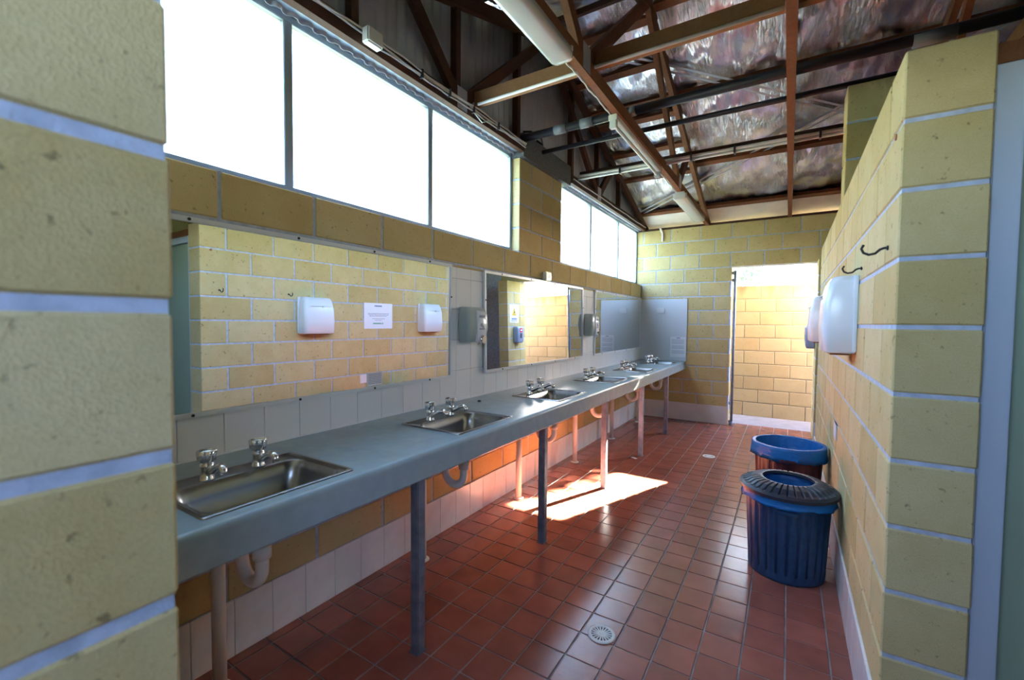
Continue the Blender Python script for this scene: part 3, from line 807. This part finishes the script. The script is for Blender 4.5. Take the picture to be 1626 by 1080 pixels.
# ------------------------------------------------------------------ mirrors
def make_mirror(y0, y1, label, tilt=0.0):
    z0, z1 = 1.030, 1.787; fw = .019; x0, x1 = .013, .031
    t = empty('wall_mirror', (x0, (y0 + y1) / 2, z0), label=label, cat='mirror', group='framed mirrors above the counter')
    MB().box((x0, y0 + .006, z0 + .006), (.022, y1 - .006, z1 - .006)).build('mirror_glass', 'mirror', t)
    MB().box((x0, y0, z0), (x1, y1, z0 + fw)).build('frame_bottom', 'alu', t, bevel=.002)
    MB().box((x0, y0, z1 - fw), (x1, y1, z1)).build('frame_top', 'alu', t, bevel=.002)
    MB().box((x0, y0, z0 + fw), (x1, y0 + fw, z1 - fw)).build('frame_side', 'alu', t, bevel=.002)
    MB().box((x0, y1 - fw, z0 + fw), (x1, y1, z1 - fw)).build('frame_side', 'alu', t, bevel=.002)
    n = 4
    for k in range(n):
        yy = y0 + (y1 - y0) * (k + .5) / n
        for zz in (z0 + fw / 2, z1 - fw / 2):
            MB().tube([(x1 - .002, yy, zz), (x1 + .003, yy, zz)], .006, 8).build('screw', 'black', t)
    for yy in (y0 + fw / 2, y1 - fw / 2):
        MB().tube([(x1 - .002, yy, (z0 + z1) / 2 + .16), (x1 + .003, yy, (z0 + z1) / 2 + .16)], .006, 8).build('screw', 'black', t)
    if tilt:                                   # hangs with its foot packed off the wall
        for c in t.children:
            for v in c.data.vertices: v.co.x += tilt * (z1 - z0 - v.co.z)
    return t
make_mirror(*MIR[0], 'wide aluminium framed mirror nearest the jamb, with a small note on its glass')
make_mirror(*MIR[1], 'aluminium framed mirror between the two soap dispensers, reflecting the doorway', .016)
make_mirror(*MIR[2], 'aluminium framed mirror in the corner beside the white end panel')

# ------------------------------------------------------------------ paper and signs
def print_lines(name, parent, axis, f, s, u0, z0, w, h, lines, mat):
    """thin printed bars: lines of (u fraction, z fraction, width fraction, height)"""
    mb = MB()
    for (a, b, c, d) in lines:
        ua = u0 + a * w; ub = u0 + (a + c) * w; zz = z0 + b * h
        if axis == 'x': mb.box((f, ua, zz), (f + s, ub, zz + d))
        else: mb.box((ua, f, zz), (ub, f + s, zz + d))
    return mb.build(name, mat, parent, kind='stuff')
rr = random.Random(3)
def words(a, b, z, h):
    out = []; x = a
    while x < b:
        w = rr.uniform(.02, .06); out.append((x, z, min(w, b - x), h)); x += w + .012
    return out
# A3 notice on the right wall
nt_ = MB().box((XW - .004, 3.36, 1.318), (XW, 3.78, 1.615)).build('paper_notice', 'paper', at=(XW, 3.57, 1.318), label='landscape white paper notice on the block wall between the two white dispensers', cat='notice')
L_ = words(.36, .62, .86, .016)
print_lines('printed_heading', nt_, 'x', XW - .0044, -.0006, 3.36, 1.318, .42, .297, L_, 'ink')
L_ = words(.12, .88, .58, .007) + words(.14, .86, .53, .007) + words(.18, .80, .48, .007) + words(.28, .72, .38, .007) + words(.36, .62, .32, .006)
print_lines('printed_text', nt_, 'x', XW - .0044, -.0006, 3.36, 1.318, .42, .297, L_, 'ink_grey')
print_lines('printed_logo', nt_, 'x', XW - .0044, -.0006, 3.36, 1.318, .42, .297, [(.30, .18, .3, .014), (.62, .17, .04, .02)], 'ink_green')
# note on the mirror
nt_ = MB().box((.0225, 1.590, 1.052), (.0235, 1.695, 1.126)).build('paper_note', 'paper', at=(.023, 1.64, 1.052), label='small typed white note stuck at the bottom of the wide mirror', cat='note')
print_lines('printed_text', nt_, 'x', .0237, .0004, 1.590, 1.052, .105, .074, sum([words(.08, .92, .84 - .115 * k, .0035) for k in range(7)], []), 'ink_grey')
# end panel and its notice and outlet
MB().box((.013, YB - .016, .864), (.678, YB - .003, 1.772)).build('end_panel', 'panel', bevel=.002, at=(.34, YB, .864), label='white laminate panel on the back wall at the end of the counter', cat='wall panel')
nt_ = MB().box((.452, YB - .0165, .918), (.672, YB - .0145, 1.218)).build('paper_notice', 'paper', at=(.56, YB - .016, .918), label='portrait white typed notice on the end panel above the counter', cat='notice')
print_lines('printed_text', nt_, 'y', YB - .0170, -.0004, .452, .918, .22, .30, [(.38, .92, .25, .012)] + sum([words(.1, .9, .84 - .06 * k, .006) for k in range(12) if k not in (4, 8)], []), 'ink_grey')
t = MB().box((.25, YB - .040, 1.565), (.365, YB - .0145, 1.645)).build('power_outlet', 'white_plastic', bevel=.006, at=(.31, YB - .03, 1.565), label='white double power outlet on the end panel', cat='outlet')
for x in (.28, .335):
    MB().box((x - .008, YB - .044, 1.615), (x + .008, YB - .040, 1.632)).build('switch_rocker', 'white_plastic', t)
t = MB().box((.002, 3.60, 1.792), (.045, 3.71, 1.872)).build('switch_box', 'pvc', bevel=.006, at=(.02, 3.655, 1.79), label='small cream switch box on the blocks above the middle mirror', cat='switch')
for y in (3.635, 3.675):
    MB().box((.045, y - .010, 1.82), (.049, y + .010, 1.845)).build('switch_rocker', 'white_plastic', t)
# warning sign and sharps box on the nib beside the doorway
XN = XW + .015
sg = MB().box((XN - .005, 6.455, 1.475), (XN, 6.745, 1.785)).build('warning_sign', 'paper', at=(XN, 6.6, 1.475), label='white warning sign with yellow triangle on the wall beside the doorway', cat='sign')
cyy, cz = 6.60, 1.655
mb = MB()
tri = [(cyy - .085, cz - .06), (cyy + .085, cz - .06), (cyy, cz + .095)]
mb.loft([[Vector((XN - .0052, a, b)) for a, b in tri], [Vector((XN - .0064, a, b)) for a, b in tri]], smooth=False); mb.build('warning_triangle', 'yellow', sg)
mb = MB(); mb.bar((XN - .0068, cyy - .015, cz - .03), (XN - .0068, cyy + .01, cz + .02), .001, .016); mb.bar((XN - .0068, cyy + .01, cz + .02), (XN - .0068, cyy + .035, cz - .025), .001, .012)
mb.tube([(XN - .0066, cyy + .005, cz + .04), (XN - .0074, cyy + .005, cz + .04)], .012, 10); mb.box((XN - .0072, cyy - .055, cz - .05), (XN - .0066, cyy + .055, cz - .042))
mb.build('falling_figure', 'black', sg)
print_lines('printed_text', sg, 'x', XN - .0052, -.0006, 6.455, 1.475, .29, .31, words(.2, .82, .16, .03) + words(.15, .85, .07, .014), 'ink')
sh = empty('sharps_container', (XN, 6.66, 1.12), label='blue grey sharps disposal box with a red label under the warning sign', cat='sharps box')
rings = []
for z, w, d in ((1.115, .17, .085), (1.15, .20, .10), (1.36, .215, .105), (1.40, .19, .09), (1.405, .13, .06)):
    rings.append([Vector((XN - .002 - (q.x + d / 2), 6.66 + q.y, z)) for q in rrect(0, 0, d, w, .02, 0, 3)])
MB().loft(rings).build('body', 'sharps', sh)
MB().box((XN - .1105, 6.62, 1.30), (XN - .107, 6.70, 1.375)).build('red_label', 'red', sh)
MB().box((XN - .112, 6.635, 1.325), (XN - .1105, 6.685, 1.35)).build('label_window', 'paper', sh)
MB().box((XN - .1105, 6.63, 1.20), (XN - .1045, 6.69, 1.285)).build('dark_slot', 'dark_plastic', sh)

# ------------------------------------------------------------------ soap dispensers on the splashback
def soap(y, label):
    t = empty('soap_dispenser', (.013, y, 1.26), label=label, cat='soap dispenser', group='grey soap dispensers between the mirrors')
    rings = []
    for z, w, d in ((1.265, .20, .075), (1.275, .215, .090), (1.36, .23, .105), (1.46, .225, .100), (1.50, .20, .085), (1.508, .17, .06)):
        rings.append([Vector((.013 + q.x + d / 2, y + q.y, z)) for q in rrect(0, 0, d, w, .022, 0, 4)])
    MB().loft(rings).build('housing', 'grey_plastic', t)
    rings = []
    for z, w, d in ((1.262, .075, .02), (1.28, .095, .028), (1.38, .105, .030), (1.47, .10, .024), (1.485, .08, .012)):
        rings.append([Vector((.112 + q.x + d / 2 - .014, y + .02 + q.y, z)) for q in rrect(0, 0, d, w, .0055, 0, 3)])
    MB().loft(rings).build('front_plate', 'white_plastic', t)
    mb = MB(); mb.box((.1285, y - .015, 1.435), (.1300, y + .05, 1.452)); mb.build('print_band', 'ink_grey', t)
    mb = MB(); mb.tube([(.1290, y + .012, 1.385), (.1310, y + .012, 1.385)], .014, 8); mb.box((.129, y - .014, 1.352), (.1308, y + .048, 1.362)); mb.tube([(.1290, y + .03, 1.372), (.131, y + .03, 1.372)], .010, 8)
    mb.build('hand_symbol', 'ink_grey', t)
    MB().tube([(.118, y + .02, 1.285), (.148, y + .02, 1.283)], [.034, .026], 16).build('push_button', 'chrome', t)
    MB().tube([(.10, y + .02, 1.27), (.10, y + .02, 1.245)], .010, 10).build('nozzle', 'white_plastic', t)
    return t
soap(2.475, 'grey green soap dispenser with chrome button between the wide mirror and middle mirror')
soap(4.665, 'grey soap dispenser between the middle mirror and the corner mirror')

# ------------------------------------------------------------------ right wall fittings
def towel(y0, y1, label):
    t = empty('towel_dispenser', (XW, (y0 + y1) / 2, 1.27), label=label, cat='towel dispenser', group='white towel dispensers on the block wall')
    cyy = (y0 + y1) / 2; W = y1 - y0
    MB().box((XW - .016, y0 - .004, 1.28), (XW, y1 + .004, 1.636)).build('back_plate', 'white_plastic', t, bevel=.003)
    rings = []
    for z, w, d, o in ((1.272, W * .94, .105, 0), (1.280, W, .122, 0), (1.40, W, .130, 0), (1.52, W * .985, .124, 0), (1.60, W * .92, .108, 0), (1.630, W * .87, .092, 0), (1.637, W * .82, .075, 0)):
        rings.append([Vector((XW - .003 + .018 - (d + .018) / 2 + q.x if q.x < 0 else XW - .003 + .018 - (d + .018) / 2 + min(q.x, (d + .018) / 2 - .018), cyy + q.y, z)) for q in rrect(0, 0, d + .018, w, .034, 0, 5)])
    MB().loft(rings).build('cover', 'white_plastic', t)
    MB().box((XW - .095, cyy - .11, 1.262), (XW - .02, cyy + .11, 1.274)).build('towel_slot', 'rust', t)
    MB().tube([(XW - .125, cyy + .03, 1.545), (XW - .131, cyy + .03, 1.545)], .012, 12).build('lock_button', 'white_plastic', t)
    MB().box((XW - .134, cyy - .11, 1.545), (XW - .128, cyy + .11, 1.548)).build('cover_seam', 'grey_plastic', t)
    return t
towel(2.56, 2.90, 'white plastic towel dispenser nearest the wall end, below the hooks')
towel(4.22, 4.57, 'white plastic towel dispenser further along the wall towards the doorway')
def hook(y, z, label):
    t = empty('coat_hook', (XW, y, z), label=label, cat='hook', group='wire hooks screwed into the block wall')
    pts = [(XW + .01, y, z), (XW - .012, y, z), (XW - .022, y, z - .004), (XW - .034, y, z - .016), (XW - .050, y, z - .019), (XW - .064, y, z - .012), (XW - .070, y, z + .002), (XW - .064, y, z + .014)]
    MB().tube(pts, .004, 8).build('wire', 'hook', t)
    MB().tube([(XW - .001, y, z), (XW - .006, y, z)], .008, 10).build('collar', 'hook', t)
hook(1.86, 1.655, 'dark wire hook on the block wall closest to the wall end')
hook(2.47, 1.655, 'dark wire hook on the block wall just above the first towel dispenser')
MB().box((XW - .006, 3.30, .70), (XW, 3.46, .80)).build('cover_plate', 'white_plastic', bevel=.003, at=(XW, 3.38, .7), label='small white cover plate low on the block wall above the bins', cat='cover plate')
MB().tube([(XW - .001, 1.80, 1.985), (XW - .005, 1.80, 1.985)], .010, 10).build('wall_plug', 'rust', at=(XW, 1.8, 1.985), label='small rusty plug high on the block wall end', cat='plug')

# ------------------------------------------------------------------ green door beside the wall end
DY = 1.765
fr = empty('door_1', (2.9, DY, 0), kind='structure')
for a, b in ((2.392, 2.452), (3.30, 3.36)):
    MB().box((a, DY - .03, 0), (b, DY + .05, 2.115)).build('door_jamb', 'door_frame', fr, bevel=.003)
MB().box((2.452, DY - .03, 2.06), (3.30, DY + .05, 2.115)).build('door_head', 'door_frame', fr, bevel=.003)
lf = MB().box((2.455, DY - .005, .02), (3.297, DY + .03, 2.057)).build('door_leaf', 'green_door', fr)
MB().tube([(3.22, DY - .02, 1.0), (3.22, DY - .005, 1.0)], .026, 14).build('door_knob', 'chrome', lf)
MB().box((2.392, DY - .03, 2.116), (3.5, DY + .06, 2.17)).build('trim_5', 'wood', kind='structure')
MB().box((3.36, DY - .02, 0), (3.5, DY + .04, 2.115)).build('wall_door_side', 'green_door', kind='structure')

# ------------------------------------------------------------------ bins
def make_bin(cx, cyy, h, rb, rt, body_mat, label, lid):
    t = empty('rubbish_bin', (cx, cyy, 0), label=label, cat='bin', group='plastic rubbish bins by the block wall')
    n = 144
    def mod(i, k, r, z):
        return (r - (.007 if (k % 6) < 2 and .03 < z < h - .07 else 0), z)
    prof = [(0, .012), (rb * .9, .004), (rb, .0), (rb + .002, .015)]
    for q in range(1, 9): prof.append((rb + (rt - rb) * q / 9, h * q / 9))
    prof += [(rt, h - .03), (rt + .012, h - .028), (rt + .012, h), (rt - .004, h), (rt - .006, h - .03), (rb - .004, .02), (0, .018)]
    MB().lathe(prof, (cx, cyy, 0), n, mod=mod).build('bucket', body_mat, t)
    for s in (-1, 1):
        MB().box((cx - .05, cyy + s * (rt + .006), h - .09), (cx + .05, cyy + s * (rt + .035), h - .07)).build('handle', body_mat, t, bevel=.006)
    # liner folded over the rim
    rl = random.Random(int(cx * 100 + cyy * 10)); ph = [rl.uniform(0, 6.28) for _ in range(6)]
    drop = .09 if not lid else .062
    def lm(i, k, r, z):
        a = 2 * math.pi * k / 96
        w = math.sin(5 * a + ph[0]) * .5 + math.sin(9 * a + ph[1]) * .35 + math.sin(17 * a + ph[2]) * .25 + math.sin(31 * a + ph[3]) * .2
        f = [0, 0, .15, .5, .8, 1.0, 1.0][min(i, 6)] if i < 7 else .3
        if i < 7: return (r + .004 * w * f, z - .006 * w * (f if i >= 5 else 0))
        return (r + .006 * w * f, z)
    rim = rt + .016
    pr = [(rim - .006, h + .004), (rim, h + .002), (rim + .002, h - .015), (rim + .001, h - .035), (rim + .004, h - .055), (rim + .008, h - drop), (rim + .004, h - drop + .004)]
    MB().lathe([(rb - .022, h - .34), (rt - .016, h - .03), (rt - .008, h + .003)] , (cx, cyy, 0), 96, mod=lambda i, k, r, z: (r + .005 * math.sin(23 * 2 * math.pi * k / 96 + ph[4]) * (1 if i == 0 else .5 if i == 1 else 0), z)).build('liner_inside', 'film', t)
    MB().lathe([(rt - .008, h + .003)] + pr, (cx, cyy, 0), 96, mod=lambda i, k, r, z: lm(max(i - 1, 0), k, r, z)).build('liner', 'film', t)
    if lid:
        ro = rt + .030; ri = rt * .60; nl = 180
        def mod2(i, k, r, z):
            g = (k % 5) == 0
            return (r, z - (.010 if g and 4 <= i <= 6 else 0))
        z0 = h - .022
        pr = [(ro - .012, z0), (ro, z0 + .004), (ro + .002, z0 + .022), (ro - .012, z0 + .034), (ro - .030, z0 + .038), ((ro + ri) / 2, z0 + .056), (ri + .012, z0 + .066), (ri, z0 + .066), (ri - .001, z0 + .050), ((ro + ri) / 2, z0 + .044), (ro - .03, z0 + .026)]
        MB().lathe(pr, (cx, cyy, 0), nl, closed=True, mod=mod2).build('lid', 'lid', t).data.polygons.foreach_set('use_smooth', [False] * (11 * nl))
    return t
make_bin(1.955, 2.955, .485, .188, .212, 'bin_blue', 'dark blue ribbed bin with a ring shaped charcoal lid', True)
b2 = make_bin(1.955, 3.76, .55, .185, .215, 'bin_maroon', 'open dark maroon bin with a bright blue liner folded over its rim', False)
MB().box((1.972, 3.76 - .2415, .475), (2.012, 3.76 - .236, .52)).build('tape_patch', 'film', b2)

# ------------------------------------------------------------------ floor drains and litter
def drain(x, y, r, label):
    t = empty('floor_drain', (x, y, .001), label=label, cat='drain', group='round floor drains')
    z = .0015
    MB().lathe([(r * .74, z), (r * .74, z + .004), (r * .80, z + .005), (r * .96, z + .0045), (r, z + .001), (r, z)], (x, y, 0), 40, closed=True).build('rim', 'pvc', t)
    MB().lathe([(0, z + .0002), (r * .76, z + .0002)], (x, y, 0), 32).build('dark_well', 'dark_plastic', t)
    mb = MB()
    for k in range(18):
        a = 2 * math.pi * k / 18
        mb.bar((x + r * .14 * math.cos(a), y + r * .14 * math.sin(a), z + .003), (x + r * .76 * math.cos(a), y + r * .76 * math.sin(a), z + .003), r * .085, .003)
    mb.build('grate', 'pvc', t)
    MB().lathe([(0, z + .005), (r * .16, z + .005), (r * .19, z + .001)], (x, y, 0), 16).build('hub', 'pvc', t)
drain(1.258, 1.864, .062, 'round white plastic floor drain near the camera in the red tiles')
drain(1.253, 5.05, .062, 'round floor drain between the counter and the far bin')
MB().bar((.58, 4.55, .006), (.64, 4.50, .012), .03, .006).build('litter_scrap', 'paper', bevel=.001, at=(.6, 4.5, 0), label='small scrap of litter on the floor by the fourth leg', cat='litter')
MB().lathe([(0, CZ + .012), (.010, CZ + .010), (.012, CZ + .002), (0, CZ + .001)], (.16, 2.42, 0), 12).build('counter_plug', 'black', at=(.16, 2.42, CZ), label='black plug lying on the counter between the second and third basins', cat='plug')

# ------------------------------------------------------------------ doorway: gate post
gp = empty('gate_post', (1.285, YB + .06, 0), label='dark hinge post with brackets standing at the doorway jamb', cat='post')
MB().tube([(1.285, YB + .06, .05), (1.285, YB + .06, 2.15)], .017, 14).build('pole', 'galv', gp)
for z in (.04, 2.12, .30, 2.02):
    MB().box((1.247, YB + .045, z - .02), (1.295, YB + .078, z + .02)).build('bracket', 'galv', gp, bevel=.003)
MB().lathe([(0, .0), (.03, .0), (.028, .02), (.012, .04)], (1.285, YB + .06, 0), 14).build('foot', 'galv', gp)

# ------------------------------------------------------------------ outside
MB().box((-40, -40, -.35), (50, 60, -.14)).build('ground', 'soil', kind='structure')
bank = MB()  # unseen bank added to block low light reaching the windows
rings = []
for k in range(25):
    yy = -24 + 2.2 * k; hh = 3.9 + .35 * math.sin(k * 1.3) + .25 * math.sin(k * 2.9)
    rings.append([Vector((-5.0 + .3 * math.sin(k), yy, -.2)), Vector((-7.0, yy, hh * .55)), Vector((-8.6, yy, hh * .92)), Vector((-10.5, yy, hh)), Vector((-16, yy, hh * .8)), Vector((-22, yy, -.2))])
bank.loft(rings).build('hill_light_block', 'bank', kind='structure')
MB().box((-.6, 6.985, -.14), (4.6, 7.96, -.012)).build('path_apron', 'apron', kind='structure')
MB().box((-.3, -1.6, -.14), (5.4, .068, -.03)).build('path_added_porch', 'apron', kind='structure')
MB().box((-.6, -1.75, -.14), (4.6, -1.56, 2.1)).build('wall_added_porch', 'block_out', kind='structure')  # unseen porch walls, added behind the camera to dim daylight
MB().box((-.79, -1.75, -.14), (-.6, .26, 2.1)).build('wall_added_porch_side', 'block_out', kind='structure')
MB().box((4.6, -1.75, -.14), (4.79, .26, 2.1)).build('wall_added_porch_end', 'block_out', kind='structure')
MB().box((-.9, -1.36, 2.40), (5.6, .05, 2.46)).build('ceiling_added_porch', 'iron', kind='structure')  # unseen roof added over the porch to narrow the sky light
wall('wall_outside', 'y', 7.75, 7.94, -.4, 4.4, -.012, 2.0, L=.41, phase=1.35, mat='block_out', mortar='mortar_out', zlines=[-.012] + [.2 * i for i in range(1, 11)])

def tree(loc, h, r, label, crowns, seed, nleaf=1500):
    rt_ = random.Random(seed)
    t = empty('gum_tree', loc, label=label, cat='tree', group='gum trees behind the outside wall')
    L0 = Vector(loc)
    pts = []; rs = []
    for k in range(9):
        f = k / 8
        pts.append(L0 + Vector((.12 * math.sin(f * 4 + seed), .12 * math.cos(f * 3 + seed) - .12, h * f))); rs.append(r * (1.25 - .85 * f) if k else r * 1.5)
    MB().tube(pts, rs, 14).build('trunk', 'bark', t)
    mb = MB(); lv = MB()
    for (c, s, n) in crowns:
        c = Vector(c); src = pts[5]
        mid = (src + c) / 2 + Vector((0, 0, .2))
        mb.tube([src, mid, c], [r * .4, r * .25, r * .08], 8)
        for _ in range(n):
            q = Vector((rt_.gauss(0, 1), rt_.gauss(0, 1), rt_.gauss(0, 1)))
            q = q.normalized() * rt_.random() ** .45
            q = c + Vector((q.x * s[0], q.y * s[1], q.z * s[2]))
            d = Vector((rt_.uniform(-1, 1), rt_.uniform(-1, 1), rt_.uniform(-1.4, .1))).normalized()
            e = d.cross(Vector((rt_.uniform(-1, 1), rt_.uniform(-1, 1), rt_.uniform(-1, 1)))).normalized()
            ll = rt_.uniform(.10, .20); ww = ll * .28
            nn = d.cross(e) * .004
            lv.add([q, q + d * ll * .5 + e * ww + nn, q + d * ll, q + d * ll * .5 - e * ww + nn], [(0, 1, 2, 3)])
    mb.build('branches', 'bark', t)
    lv.build('foliage', 'leaf', t, kind='stuff')
    return t
tree((1.72, 12.2, -.14), 7.0, .33, 'broad pale gum tree trunk rising behind the outside wall', [((2.74, 12.0, 4.6), (1.0, .7, 1.1), 5200), ((.6, 12.4, 5.2), (1.3, 1.0, 1.0), 1200)], 2)
tree((.2, 17.5, -.14), 6.5, .16, 'leafy green gum tree further back behind the outside wall', [((.75, 17.0, 3.2), (.65, .8, 1.1), 1300), ((-.6, 17.4, 4.6), (1.4, 1.0, 1.2), 1500)], 5)
